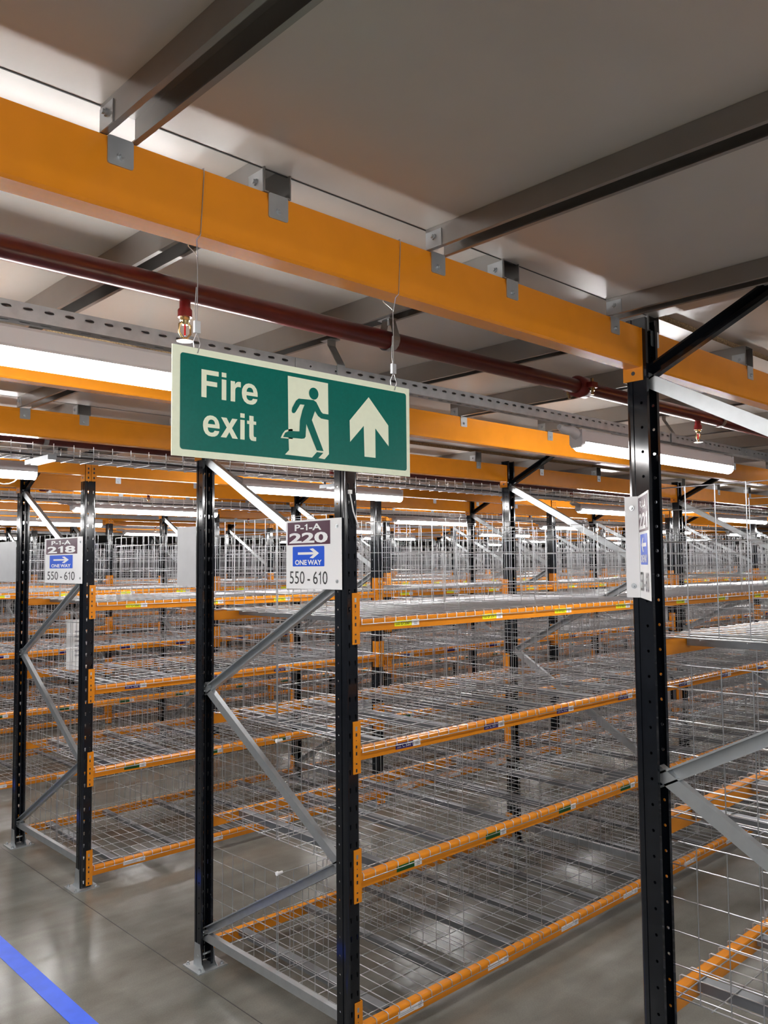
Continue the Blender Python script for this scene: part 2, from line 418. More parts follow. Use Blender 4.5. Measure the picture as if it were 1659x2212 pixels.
def get_label(lev, txt):
    if (lev, txt) not in _lab: _lab[(lev, txt)] = label_mesh(lev, txt)
    return _lab[(lev, txt)]
for r, yf in enumerate(ROWS):
    for k in range(NBAY[r]):
        x = X0+k*BAY
        for li, z in enumerate(LEV):
            for side in (0, 1):
                if r == 0 and side == 0: continue
                ya = yf if side == 0 else yf+DEP-0.05
                if not seen_box(x, ya, z-.1, x+BAY, ya+0.05, z+.1, 60): continue
                lab = 'orange beam, %s level, %s side, %s bay, %s' % (LEVN[li], 'right' if side == 0 else 'left', BAYN[k], ROWN[r])
                loc = (x, yf, z) if side == 0 else (x+BAY+PW, yf+DEP, z); rz = 0 if side == 0 else math.pi
                e = empty('shelf_beam', loc, lab, 'shelf beam', 'orange shelf beams', rz)
                ob('beam_rail', SBM, e); ob('beam_connector', SCL, e); ob('beam_connector', SCR, e)
                if side == 0 and r < 4:
                    for c in range(4):
                        n = 550+k*4+c
                        t = '%s %d 1' % ('ABCD'[li], n) if (li >= 2 and ((r == 1 and k < 2) or (r == 2 and k < 1))) else ''
                        lb = ob('shelf_label', get_label(li, t), e, (LABX[c], 0, 0))
                        lb['label'] = {3: 'yellow', 2: 'navy blue', 1: 'dark green', 0: 'white'}[li] + ' shelf label'

# ------------------------------------------------------------------ wire decks
DW = 1.236
def deck_wires(mb):
    W = M['wire']; r = 0.0022
    ys0, ys1 = 0.002, DEP-0.002
    n = 19
    for i in range(n):
        x = 0.012+(DW-0.024)*i/(n-1)
        mb.tube([(x, ys0, -0.022), (x, ys0, 0.003), (x, ys0+0.006, 0.0075), (x, ys1-0.006, 0.0075), (x, ys1, 0.003), (x, ys1, -0.022)], r, 5, W)
    for y in (ys0-0.003, 0.062, 0.20, 0.34, 0.48, 0.62, 0.76, 0.90, 1.04, 1.15, ys1+0.003):
        z = 0.0035 if 0.01 < y < 1.2 else -0.020
        mb.tube([(0.006, y, z), (DW-0.006, y, z)], r, 5, W)
def deck_channels():
    m = MB(); w, h, t = 0.022, 0.030, 0.002
    prof = [(-w, 0), (-w+t, 0), (-w+t, h-t), (w-t, h-t), (w-t, 0), (w, 0), (w, h), (-w, h)]
    m.sweep(prof, (0, 0.054, -0.0295), (0, DEP-0.054, -0.0295), (1, 0, 0), (0, 0, 1), M['chan'])
    return m.mesh('support_channel')
dm = MB(); deck_wires(dm); DKM = dm.mesh('wire_panel'); DCM = deck_channels()
dm = MB(); deck_wires(dm)
for cx in (0.18, 0.618, 1.056): dm.box(cx-0.022, 0.054, -0.02, cx+0.022, DEP-0.054, 0.0005, M['chan'])
DKF = dm.mesh('wire_deck')
for r, yf in enumerate(ROWS):
    for k in range(NBAY[r]):
        for li, z in enumerate(LEV):
            for h in (0, 1):
                x = X0+k*BAY+PW+0.008+h*(DW+0.006)
                if not seen_box(x, yf, z, x+DW, yf+DEP, z+.01, 60): continue
                lab = 'wire deck, %s level, %s half of %s bay, %s' % (LEVN[li], ('near', 'far')[h], BAYN[k], ROWN[r])
                if r < 3:
                    e = empty('wire_deck', (x, yf, z), lab, 'wire shelf', 'wire shelf decks')
                    ob('wire_panel', DKM, e)
                    for cx in (0.18, 0.618, 1.056): ob('support_channel', DCM, e, (cx, 0, 0))
                else:
                    tag(ob('wire_deck', DKF, None, (x, yf, z)), lab, 'wire shelf', 'wire shelf decks')

# ------------------------------------------------------------------ mesh dividers and back panels
def grid(mb, L, ax, hs, sp, r=0.0018, tall=0.455):
    W = M['wire']; n = int(round(L/sp))
    P = (lambda a, z, o=0: (a, o, z)) if ax == 0 else (lambda a, z, o=0: (o, a, z))
    for i in range(n+1):
        a = L*i/n; mb.tube([P(a, 0), P(a, tall)], r, 5, W)
    for z in hs: mb.tube([P(-0.004, z, 0.0035), P(L+0.004, z, 0.0035)], r, 5, W)
HS = [0.012, 0.090, 0.188, 0.286, 0.384, 0.453]
g = MB(); grid(g, 0.550, 1, HS, 0.0915); DVM = g.mesh('mesh_divider')
g = MB(); grid(g, 2.44, 0, HS, 0.0905); SPM = g.mesh('mesh_back_panel')
far = MB(); fd = MB(); grid(fd, 0.550, 1, HS, 0.0915, 0.0019)
rng = random.Random(3)
SIDN = ['right', 'left']
for r, yf in enumerate(ROWS):
    for k in range(NBAY[r]):
        for li, z in enumerate(LEV):
            xb = X0+k*BAY+PW
            if seen_box(xb, yf+.6, z, xb+2.45, yf+.61, z+.45, 60):
                o = ob('mesh_back_panel', SPM, None, (xb+0.02, yf+DEP/2, z+0.0105), (rng.uniform(-.012, .012), 0, 0))
                tag(o, 'long mesh panel down the middle, %s level, %s bay, %s' % (LEVN[li], BAYN[k], ROWN[r]), 'wire mesh panel', 'middle mesh panels')
            for c in range(5):
                x = xb+(0.018, 0.70, 1.315, 1.935, 2.46)[c]
                for side in (0, 1):
                    if r == 0 and side == 0: pass
                    y = yf+0.052 if side == 0 else yf+DEP/2+0.010
                    if not seen_box(x, y, z, x+.01, y+.55, z+.45, 60): continue
                    if r < 3:
                        jt = rng.uniform(-.03, .03) if c else 0.005
                        o = ob('mesh_divider', DVM, None, (x, y, z+0.0105), (rng.uniform(-.006, .006), jt, rng.uniform(-.02, .02)))
                        tag(o, 'mesh divider, %s level, %s side, %s in %s bay, %s' % (LEVN[li], SIDN[side], BAYN[c], BAYN[k], ROWN[r]),
                            'wire divider', 'wire mesh shelf dividers')
                    else:
                        t = MB(); t.v = fd.v; t.f = fd.f; t.mi = fd.mi; t.sm = fd.sm; t.mats = fd.mats
                        q = MB(); q.v = [(vx+x+vz*0.02, vy+y, vz+z+0.0105) for vx, vy, vz in fd.v]; q.f = fd.f; q.mi = fd.mi; q.sm = fd.sm; q.mats = fd.mats
                        far.merge(q)
tag(ob('far_mesh_dividers', far), 'crowd of small wire mesh dividers on the racks far behind', 'wire divider', 'wire mesh shelf dividers', 'stuff')

# ------------------------------------------------------------------ mezzanine beams
def mezz_prof():
    y0, y1 = -0.0285, 0.0285
    return [(y0+0.004, BB), (y1-0.004, BB), (y1, BB+0.006), (y1, BT-0.014), (y1-0.003, BT-0.013), (y1-0.003, BT), (y0+0.003, BT), (y0+0.003, BT-0.013), (y0, BT-0.014), (y0, BB+0.006)]
def mezz_conn(m, x, d):
    """end connector at post flank x; d=+1: post lies to +x of the beam end"""
    O = M['orange']
    m.box(min(x, x-d*0.003), -0.032, 2.590, max(x, x-d*0.003), 0.034, BT-0.002, O)
    m.rod((x-d*0.0035, 0.0, 2.614), (x-d*0.0028, 0.0, 2.614), 0.0065, M['ink'], 10)
BMY = []
for r, yf in enumerate(ROWS):
    for side in (0, 1):
        y = yf+0.0435 if side == 0 else yf+DEP-0.0335-0.005
        y = yf+0.0385 if side == 0 else yf+DEP-0.0285
        fy = -1 if side == 0 else 1
        for k in range(-1, NBAY[r]):
            xa = -4.0 if k < 0 else X0+k*BAY+PW; xb = X0+(k+1)*BAY
            if r == 0 and side == 0: xb = min(xb, 12)
            if not (r == 0 and k < 1) and not seen_box(xa, y-.03, 2.6, xb, y+.03, 2.77, 60): continue
            where = 'before' if k < 0 else 'over %s bay of' % BAYN[k]
            lab = '%s orange ceiling beam %s %s, %s side' % ('long' if k < 0 else 'deep', where, ROWN[r], SIDN[side])
            e = empty('ceiling_beam', (0, y, 0), lab, 'beam', 'orange ceiling beams')
            m = MB(); m.sweep(mezz_prof(), (xa, 0, 0), (xb, 0, 0), (0, 1, 0), (0, 0, 1), M['orange']); ob('beam_body', m, e)
            for x, d in (((xb, 1),) if k < 0 else ((xa, -1), (xb, 1))):
                m = MB(); mezz_conn(m, x, d)
                # plate on the post face, half its width
                yy = fy*(0.0285+0.0115) if side == 0 else fy*(0.0285+0.0015)
                x1, x2 = (x, x+0.0345) if d > 0 else (x-0.0345, x)
                m.box(x1, min(yy, yy+fy*0.003), 2.590, x2, max(yy, yy+fy*0.003), BT-0.002, M['orange'])
                for zz in (2.612, 2.645, 2.672, 2.705, 2.735):
                    cc = (x1+x2)/2; m.box(cc-0.005, min(yy+fy*0.003, yy+fy*0.0035), zz-0.007, cc+0.005, max(yy+fy*0.003, yy+fy*0.0035), zz+0.007, M['ink'])
                if d > 0 and side == 0 or d < 0 and side == 0 or True: ob('end_connector', m, e)

# ------------------------------------------------------------------ ceiling joists (open-bottomed lipped channels)
def joist(x, y0, y1, zt, lab, bc):
    e = empty('ceiling_joist', (x, y0, 0), lab, 'joist', 'grey steel ceiling joists')
    L = y1-y0; w, t, l = 0.032, 0.0025, 0.011; zb = BT+0.001
    prof = [(-w, zb), (-w+l, zb), (-w+l, zb+t), (-w+t, zb+t), (-w+t, zt-t), (w-t, zt-t), (w-t, zb+t), (w-l, zb+t), (w-l, zb), (w, zb), (w, zt), (-w, zt)]
    m = MB(); m.sweep(prof, (0, 0, 0), (0, L, 0), (1, 0, 0), (0, 0, 1), M['joist']); ob('channel', m, e)
    for yy, d in ((0, 1), (L, -1)):
        m = MB(); G = M['galv']
        yn = bc[0 if d > 0 else 1]-0.0285-y0          # near face of the beam it rests on
        m.sweep(rrect(-0.023, BT-0.048, 0.023, BT+0.001, 0.004, 2), (0, yn-0.0027, 0), (0, yn-0.0002, 0), (1, 0, 0), (0, 0, 1), G)
        m.rod((0.0, yn-0.0025, BT-0.032), (0.0, yn-0.007, BT-0.032), 0.0065, G, 8); m.rod((0.0, yn-0.007, BT-0.032), (0.0, yn-0.010, BT-0.032), 0.0035, G, 6)
        a, b = sorted((yy+d*0.002, yy+d*0.050))
        m.box(-w-0.0022, a, BT+0.001, -w, b, BT+0.045 if zt-BT > .06 else BT+0.040, G)
        c = (a+b)/2; m.rod((-w-0.010, c, BT+0.026), (-w-0.002, c, BT+0.026), 0.0045, G, 8); m.rod((-w-0.006, c, BT+0.026), (-w-0.002, c, BT+0.026), 0.0075, G, 6)
        ob('joist_bracket', m, e)
AN2 = ['right hand aisle', 'aisle by signs 220 and 221', 'aisle between racks 220 and 218', 'aisle behind rack 218', 'fourth aisle', 'fifth aisle', 'sixth aisle']
ORDW = ['first', 'second', 'third', 'fourth', 'fifth', 'sixth', 'seventh', 'eighth', 'ninth', 'tenth', 'eleventh', 'twelfth', 'thirteenth', 'fourteenth', 'fifteenth', 'sixteenth',
        'seventeenth', 'eighteenth', 'nineteenth', 'twentieth', 'twenty first', 'twenty second', 'twenty third', 'twenty fourth', 'twenty fifth', 'twenty sixth', 'twenty seventh', 'twenty eighth', 'twenty ninth']
XA = [-2.67, -1.94, -1.22, -0.50, 0.22, 0.941, 1.67, 2.385, 3.083, 3.80, 4.55, 5.30, 6.10, 6.84, 7.58, 8.32, 9.06, 9.8, 10.54, 11.28, 12.02, 12.76, 13.5, 14.24, 15, 15.7, 16.5, 17.2, 18]
XC = [-1.75, -0.95, -0.165, 0.617, 1.395, 2.155]
for k in range(7):
    y0 = (ROWS[k-1]+DEP-0.057) if k else -2.0+0.0
    y1 = ROWS[k]+0.067 if k < 6 else 17
    if k == 0: y0 = -1.2
    for i, x in enumerate(XA):
        if k and seen_box(x-.03, y0, 2.76, x+.03, y1, 2.83, 0):
            joist(x, y0, y1, DECKZ-0.0005, 'grey ceiling joist over the %s, %s from the left' % (AN2[k], ORDW[i]), (ROWS[k-1]+DEP-0.0285, (ROWS+[15.5])[k]+0.0385))
for k in range(6):
    y0, y1 = ROWS[k]+0.010, ROWS[k]+DEP-0.050
    for i, x in enumerate(XC):
        if seen_box(x-.03, y0, 2.76, x+.03, y1, 2.81, 200 if k == 0 else 0):
            joist(x, y0, y1, DECKC-0.0005, 'grey ceiling joist over the cross aisle, %s before %s' % (['nearest', 'second', 'third', 'fourth', 'fifth', 'sixth'][5-i], ROWN[k]), (ROWS[k]+0.0385, ROWS[k]+DEP-0.0285))

# ------------------------------------------------------------------ lights, trays, pipes in every aisle
def batten_parts():
    h = MB(); w = 0.030
    h.sweep([(-w, 0.048), (-w, 0.010), (-w-0.004, 0.002), (w+0.004, 0.002), (w, 0.010), (w, 0.048), (w-0.006, 0.056), (-w+0.006, 0.056)][::-1], (0.03, 0, 0), (1.44, 0, 0), (0, 1, 0), (0, 0, 1), M['house'])
    # end caps and mounting arm
    for a, b in ((0.0, 0.03), (1.44, 0.456+1.0)):
        h.sweep([(-w-0.002, 0.054), (-w-0.002, -0.006), (-w+0.008, -0.022), (w-0.008, -0.022), (w+0.002, -0.006), (w+0.002, 0.054)][::-1], (a, 0, 0), (b, 0, 0), (0, 1, 0), (0, 0, 1), M['house'])
    h.tube([(-0.12, 0, 0.055), (-0.08, 0, 0.045), (-0.04, 0, 0.050), (0.01, 0, 0.035)], [0.012, 0.018, 0.020, 0.026], 8, M['house'])
    d = MB(); arc = [(-w-0.002, 0.0015)]
    for i in range(7):
        a = math.pi*(1+i/6); arc.append(((w+0.002)*math.cos(a), -0.006+0.032*math.sin(a)))
    arc.append((w+0.002, 0.0015))
    d.sweep(arc, (0.025, 0, 0), (1.452, 0, 0), (0, 1, 0), (0, 0, 1), M['lamp'], smooth=False)
    for i in range(len(d.sm)-2): d.sm[i] = True
    return h.mesh('lamp_housing'), d.mesh('lamp_diffuser')
HM, DM = batten_parts()
AISLES = [-3.13, -0.56, 2.005, 4.575, 7.13, 9.70, 12.27, 15.0]
BX = [[-3.2, 0.6, 3.6], [-3.4, -1.65, 0.2, 3.4], [-3.4, -1.75, -0.03, 3.02, 6.9, 10.2], [-3.2, -1.6, 0.27, 3.04, 6.9, 9.8, 12.8], [0.27, 3.0, 6.9, 9.8, 12.8, 15.8], [0.3, 3.0, 7.5, 11.5, 15.5, 19],  # second battens of the three rows after the first: unseen, added to brighten signs
      [1.5, 6, 11, 16, 20], [4, 11, 18]]
AN = ['aisle farthest right', 'right hand aisle', 'aisle by signs 220 and 221', 'aisle between racks 220 and 218', 'aisle behind rack 218',
      'fourth aisle', 'fifth aisle', 'sixth aisle']
ORD = ['first', 'second', 'third', 'fourth', 'fifth', 'sixth', 'seventh', 'eighth']
for a, (y, xs) in enumerate(zip(AISLES, BX)):
    for i, x in enumerate(xs):
        e = empty('light_batten', (x, y, 2.545), 'lit white batten, %s in the %s' % (ORD[i], AN[a]), 'light', 'lit ceiling battens')
        ob('lamp_housing', HM, e); ob('lamp_diffuser', DM, e)
        if a in (2, 3):
            m = MB(); pts = []
            for j in range(9):
                q = math.pi*j/8; pts.append((1.29+0.075*math.cos(q), 0, -0.018-0.052*math.sin(q)))
            if i == 2: m.tube(pts, 0.003, 6, M['plastic']); ob('lamp_cable', m, e)
            elif a == 3 and i == 1:
                m.tube([(1.46+0.03-0.03*math.cos(q*math.pi/4), 0, 0.015+0.028*math.sin(q*math.pi/4)) for q in range(8)], 0.0035, 6, M['plastic']); ob('lamp_cable', m, e)
                m = MB(); m.box(1.44, -0.01, 0.050, 1.455, 0.01, 0.066, M['green_led']); ob('indicator', m, e)

def tray_mesh(L):
    m = MB(); T = M['tray']; w, h = 0.021, 0.041; n = int(L/0.05)
    for s in (-1, 1):
        m.strip((0, s*w, 0), (0, 0, 1), (1, 0, 0), (0, s, 0), 0.0015*1, [(0, 0.012, None), (0.012, h, (0.028, 0.0045, 0.0125, 0))], n, 0.05, T)
    m.strip((0, -w, 0), (0, 1, 0), (1, 0, 0), (0, 0, -1), 0.0015, [(0, 0.014, None), (0.014, 0.028, (0.021, 0.005, 0.014, 0)), (0.028, 2*w, None)], n, 0.05, T)
    for s in (-1, 1): m.box(0, min(s*w, s*(w-0.006)), h, L, max(s*w, s*(w-0.006)), h+0.0015, T)
    return m
for a, y in enumerate(AISLES):
    e = empty('cable_tray', (-3.6, y, 2.618), 'slotted grey channel in the '+AN[a], 'cable tray')
    L = (9, 9, 15, 18, 22, 26, 26, 30)[a]
    m = tray_mesh(L); ob('slotted_channel', m, e)
    for sx in (5.112, 8.2, 11.2) if a > 1 else (5.1,):
        m = MB(); m.box(sx, -0.0245, 0.001, sx+0.20, -0.0225, 0.040, M['tray']); m.box(sx, 0.0225, 0.001, sx+0.20, 0.0245, 0.040, M['tray'])
        for q in (0.055, 0.155): m.rod((sx+q, -0.0265, 0.022), (sx+q, -0.0245, 0.022), 0.007, M['galv'], 8); m.rod((sx+q, -0.028, 0.022), (sx+q, -0.0264, 0.022), 0.0035, M['ink'], 6)
        ob('splice_plate', m, e)
    for jx in ((-0.5, 1.67, 3.80, 6.10, 8.32) if 1 < a < 4 else (1.67, 4.55) if a < 2 else (1.67, 5.30, 9.06)):
        m = MB(); x = jx+3.6+0.018
        pth = [(-0.026, 0.0), (-0.026, 0.045), (0.02, 0.115), (0.02, 0.134)]
        for s in range(3):
            (ya, za), (yb, zb) = pth[s], pth[s+1]
            m.add([(x-0.016, ya, za), (x+0.016, ya, za), (x+0.016, yb, zb), (x-0.016, yb, zb), (x-0.016, ya-0.003, za), (x+0.016, ya-0.003, za), (x+0.016, yb-0.003, zb), (x-0.016, yb-0.003, zb)],
                  [(0, 1, 2, 3), (7, 6, 5, 4), (0, 3, 7, 4), (1, 5, 6, 2), (0, 4, 5, 1), (3, 2, 6, 7)], M['tray'])
        m.box(x-0.02, -0.0, 0.1325, x+0.02, 0.05, 0.136, M['galv'])
        ob('hanger_strap', m, e)

# sprinkler pipes
def head_mesh():
    m = MB(); R_, B_ = M['redfit'], M['brass']
    m.tube([(0, 0, -0.010), (0, 0, -0.030), (0, 0, -0.034), (0, 0, -0.052)], [0.013, 0.013, 0.017, 0.017], 12, R_)
    return m.mesh('drop_socket')
def sprink_mesh():
    m = MB(); B_ = M['brass']
    m.tube([(0, 0, -0.052), (0, 0, -0.060)], 0.013, 6, B_); m.tube([(0, 0, -0.060), (0, 0, -0.070)], [0.010, 0.007], 10, B_)
    for s in (-1, 1):
        m.tube([(s*0.007, 0, -0.064), (s*0.015, 0, -0.070), (s*0.015, 0, -0.090), (s*0.004, 0, -0.103)], 0.0028, 6, B_)
    m.tube([(0, 0, -0.070), (0, 0, -0.096)], 0.0025, 6, M['bulb'])
    m.tube([(0, 0, -0.100), (0, 0, -0.107)], 0.004, 6, B_)
    for i in range(10):
        a = i*math.pi/5; c, s = math.cos(a), math.sin(a)
        m.solid([(0.000, -0.004), (0.019, -0.005), (0.019, 0.005), (0.000, 0.004)], B_, (0, 0, -0.109), (c, s, 0), (-s, c, 0), 0.0015)
    m.tube([(0, 0, -0.109), (0, 0, -0.107)], 0.010, 12, B_)
    return m.mesh('sprinkler_head')
HS_, SH_ = head_mesh(), sprink_mesh()
for a, y0 in enumerate(AISLES):
    if a in (0, 1, 7): continue
    y = y0-0.265; zc = 2.690; R = 0.0265
    e = empty('sprinkler_pipe', (0, y, zc), 'dark red sprinkler pipe in the '+AN[a], 'pipe')
    m = MB(); m.tube([(-3, 0, 0), (16, 0, 0)], R, 20, M['pipe']); ob('pipe_run', m, e)
    for x in (-2.0, 1.0, 3.59, 6.4, 9.2, 12.0):
        h = ob('drop_socket', HS_, e, (x, 0, -0.012)); ob('sprinkler_head', SH_, h)
    for x in (2.66, 8.6):
        m = MB(); F_ = M['redfit']
        m.tube([(x-0.034, 0, 0), (x-0.030, 0, 0), (x+0.030, 0, 0), (x+0.034, 0, 0)], [R+.002, R+0.013, R+0.013, R+.002], 18, F_)
        for s in (-1, 1):
            m.box(x-0.018, min(s*(R+0.005), s*(R+0.036)), -0.010, x+0.018, max(s*(R+0.005), s*(R+0.036)), 0.010, F_)
            m.rod((x, s*(R+0.024), -0.036), (x, s*(R+0.024), 0.026), 0.0055, M['brass'], 8); m.rod((x, s*(R+0.024), -0.022), (x, s*(R+0.024), -0.010), 0.010, M['brass'], 6)
        ob('pipe_coupling', m, e)
    for x in (1.670, 3.80, 8.32):
        m = MB(); n = 14; hw = 0.0125; pts = []
        for j in range(n+1):
            q = -math.pi*0.5+2*math.pi*(j/n) if False else math.pi*(0.62-2.24*j/n+0.0)
            pts.append(((R+0.003)*math.cos(q), (R+0.003)*math.sin(q)))
        pts = [(0.012, 0.062)]+[((R+0.006)*math.sin(q), -(R+0.004)*math.cos(q)) for q in [math.radians(v) for v in (120, 100, 80, 55, 30, 0, -30, -55, -80, -100, -120)]]+[(-0.012, 0.062)]
        for (ya, za), (yb, zb) in zip(pts, pts[1:]):
            m.add([(x-hw, ya, za), (x+hw, ya, za), (x+hw, yb, zb), (x-hw, yb, zb)], [(0, 1, 2, 3)], M['tray'], True)
            m.add([(x-hw, ya*1.07, za*1.04), (x+hw, ya*1.07, za*1.04), (x+hw, yb*1.07, zb*1.04), (x-hw, yb*1.07, zb*1.04)], [(3, 2, 1, 0)], M['tray'], True)
        m.box(x-0.016, -0.02, 0.060, x+0.016, 0.03, 0.064, M['galv']); m.rod((x, 0.0, 0.045), (x, 0.0, 0.063), 0.005, M['galv'], 6)
        ob('pipe_hanger', m, e)

# wire cable basket with loose cables, small lamps under it
def basket(y, x0, x1, lab):
    e = empty('cable_basket', (x0, y, 2.565), lab, 'cable basket'); L = x1-x0; W = M['wire']; m = MB(); w, h = 0.075, 0.055; r = 0.0022
    for yy, zz in ((-w, h), (-w, h*0.5), (-w, 0), (-w*0.35, 0), (w*0.35, 0), (w, 0), (w, h*0.5), (w, h)): m.tube([(0, yy, zz), (L, yy, zz)], r, 5, W)
    n = int(L/0.1)
    for i in range(n+1):
        x = L*i/n; m.tube([(x, -w-.004, h+0.012), (x, -w-.004, -0.004), (x, w+.004, -0.004), (x, w+.004, h+0.012)], r, 5, W)
    ob('basket_wires', m, e)
    for j in range(3):
        m = MB(); rr = random.Random(j+int(y*10)); pts = []
        for i in range(int(L/0.3)+1):
            pts.append((i*0.3, -0.04+0.035*j+rr.uniform(-.012, .012), 0.008+rr.uniform(0, .010)))
        m.tube(pts, 0.005, 6, (M['ink'], M['lgrey'], M['ink'])[j]); ob('loose_cable', m, e)[
            'label'] = ('black', 'grey', 'black')[j]+' cable lying in the basket'
basket(4.095, -2.0, 12.0, 'galvanised wire cable basket hung left of the rack with the 220 sign')
basket(6.70, -1.0, 16.0, 'galvanised wire cable basket hung behind the rack with the 218 sign')
for i, x in enumerate((1.50, 3.40, 5.25, 8.0)):
    m = MB(); m.box(-0.020, -0.15, -0.008, 0.020, 0.13, 0.014, M['house'])
    e = empty('emergency_lamp', (x, 3.93 if i == 0 else 4.05, 2.532), 'small white emergency light bar under the wire basket, %s from the left' % ORD[i], 'light', 'small light bars under the basket')
    m.mats = [M['chan']]; ob('lamp_body', m, e); m = MB(); m.box(-0.017, -0.145, -0.014, 0.017, 0.06, -0.0081, M['led']); ob('lamp_lens', m, e)
    m = MB(); m.rod((0, 0.10, 0.014), (0, 0.10, 0.033), 0.008, M['ink'], 8); ob('lamp_mount', m, e)

# ------------------------------------------------------------------ fire exit sign
SY = 1.318
def s_uv(px, py):
    """photograph crop coordinates of the sign drawing to metres on the sign face"""
    # bilinear from the four sign corners
    ax, ay, bx, by, cx_, cy_, dx, dy = 50, 125, 1600, 425, 1608, 990, 46, 853
    u, v = 0.5, 0.5
    # projective map through the calibrated camera
    X = 350+px/3.0164; Y = 700+py/3.0164
    d = _f+RT*((X-829.5)/F_PX)-UP*((Y-1106)/F_PX); t = (SY-0.002)/d.y
    return (d.x*t, 2.04+d.z*t)
sx0, sz0, sx1, sz1 = 0.732, 2.233, 1.325, 2.432
e = empty('fire_exit_sign', (0, SY, 0), 'green hanging fire exit sign with cream border, running man and up arrow', 'sign')
m = MB(); m.sweep([(sx0, sz0), (sx1, sz0), (sx1, sz1), (sx0, sz1)], (0, 0.0015, 0), (0, -0.0015, 0), (1, 0, 0), (0, 0, 1), M['cream'])
ob('sign_board', m, e)
def P2(lst): return [s_uv(a, b) for a, b in lst]
U, Wd = (1, 0, 0), (0, 0, 1)
m = MB(); m.poly(rrect(sx0+0.0155, sz0+0.0125, sx1-0.0085-0.002, sz1-0.0125, 0.006), M['green'], (0, -0.0021, 0), U, Wd); ob('green_panel', m, e)
m = MB()
m.poly(P2([(818, 337), (1080, 387), (1086, 848), (1058, 881), (1018, 873), (1050, 840), (1008, 834), (976, 870), (800, 850), (826, 822), (822, 700)])[::-1], M['cream'], (0, -0.0027, 0), U, Wd)
m.poly(P2([(772, 742), (784, 715), (800, 694), (828, 684), (850, 684), (850, 750), (824, 747)])[::-1], M['cream'], (0, -0.0027, 0), U, Wd)
ob('door_symbol', m, e)
m = MB()
man = [(842, 566), (846, 545), (870, 500), (888, 486), (985, 496), (1003, 510), (1034, 572), (1046, 584), (1086, 590), (1086, 626), (1034, 616), (1014, 600), (994, 568), (974, 626),
       (1050, 828), (1006, 824), (938, 652), (933, 735), (925, 746), (908, 748), (786, 736), (800, 708), (826, 697), (893, 700), (896, 628), (912, 562), (926, 527), (898, 524), (868, 574), (858, 582), (846, 578)]
m.poly(P2(man)[::-1], M['green'], (0, -0.0033, 0), U, Wd)
m.poly(P2([(986+31*math.cos(a*math.pi/10), 454+39*math.sin(a*math.pi/10)+5*math.cos(a*math.pi/10)) for a in range(20)])[::-1], M['green'], (0, -0.0033, 0), U, Wd)
ob('running_figure', m, e)['label'] = 'green running man symbol'
m = MB(); m.poly(P2([(1345, 477), (1473, 662), (1475, 797), (1388, 680), (1390, 872), (1318, 864), (1313, 663), (1224, 768), (1221, 628)])[::-1], M['cream'], (0, -0.0027, 0), U, Wd)
ob('arrow_symbol', m, e)['label'] = 'cream arrow pointing up'
GL = {
 'F': (611, [[(76, 0), (226, 0), (226, 309), (542, 309), (542, 432), (226, 432), (226, 595), (587, 595), (587, 718), (76, 718)]]),
 'i': (278, [[(69, 0), (209, 0), (209, 540), (69, 540)], [(69, 602), (209, 602), (209, 722), (69, 722)]]),
 'r': (389, [[(64, 0), (204, 0), (206, 320), (222, 368), (265, 400), (320, 410), (380, 404), (380, 548), (330, 550), (275, 538), (228, 505), (198, 455), (198, 540), (64, 540)]]),
 'e': (556, [[(531, 222), (168, 222), (176, 160), (205, 115), (250, 92), (295, 90), (345, 105), (376, 152), (521, 152), (500, 88), (450, 30), (380, -6), (290, -15), (190, -2), (100, 52), (45, 140),
              (24, 262), (34, 365), (78, 455), (150, 520), (240, 549), (330, 546), (420, 510), (490, 432), (525, 330)][::-1]]),
 'x': (556, [[(8, 0), (182, 0), (279, 160), (374, 0), (550, 0), (362, 278), (535, 540), (367, 540), (281, 392), (192, 540), (20, 540), (196, 278)]]),
 't': (333, [[(10, 450), (83, 450), (83, 110), (100, 45), (150, 2), (230, -8), (309, -3), (309, 107), (262, 105), (232, 120), (223, 165), (223, 450), (309, 450), (309, 540), (223, 540), (223, 685), (83, 685), (83, 540), (10, 540)]]),
}
EH = [(170, 316), (390, 316), (372, 388), (332, 430), (280, 442), (225, 428), (186, 384)]
def word(mb, txt, x0, z0, x1, z1, mt, hole):
    """letters fitted so the word's left edge is x0, right edge x1, baseline z0 and tallest edge z1"""
    adv = 0; xs = []; ys = []
    for ch in txt:
        for pl in GL[ch][1]:
            xs += [adv+p[0] for p in pl]; ys += [p[1] for p in pl]
        adv += GL[ch][0]
    kx = (x1-x0)/(max(xs)-min(xs)); kz = (z1-z0)/max(ys); mx = min(xs); adv = 0
    for ch in txt:
        for pl in GL[ch][1]: mb.poly([(x0+(adv+p[0]-mx)*kx, z0+p[1]*kz) for p in pl][::1], mt, (0, -0.0027, 0), U, Wd)
        if ch == 'e': mb.poly([(x0+(adv+p[0]-mx)*kx, z0+p[1]*kz) for p in EH], hole, (0, -0.0031, 0), U, Wd)
        adv += GL[ch][0]
m = MB(); a, b = s_uv(255, 474), s_uv(622, 525); t = s_uv(255, 292)
word(m, 'Fire', a[0], a[1], b[0], t[1], M['cream'], M['green'])
l1 = ob('upper_lettering', m, e); l1['label'] = 'cream word Fire'
m = MB(); a, b = s_uv(265, 735), s_uv(612, 766); t = s_uv(520, 582)
word(m, 'exit', a[0], b[1]+0.001, b[0], t[1], M['cream'], M['green'])
l1 = ob('lower_lettering', m, e); l1['label'] = 'cream word exit'
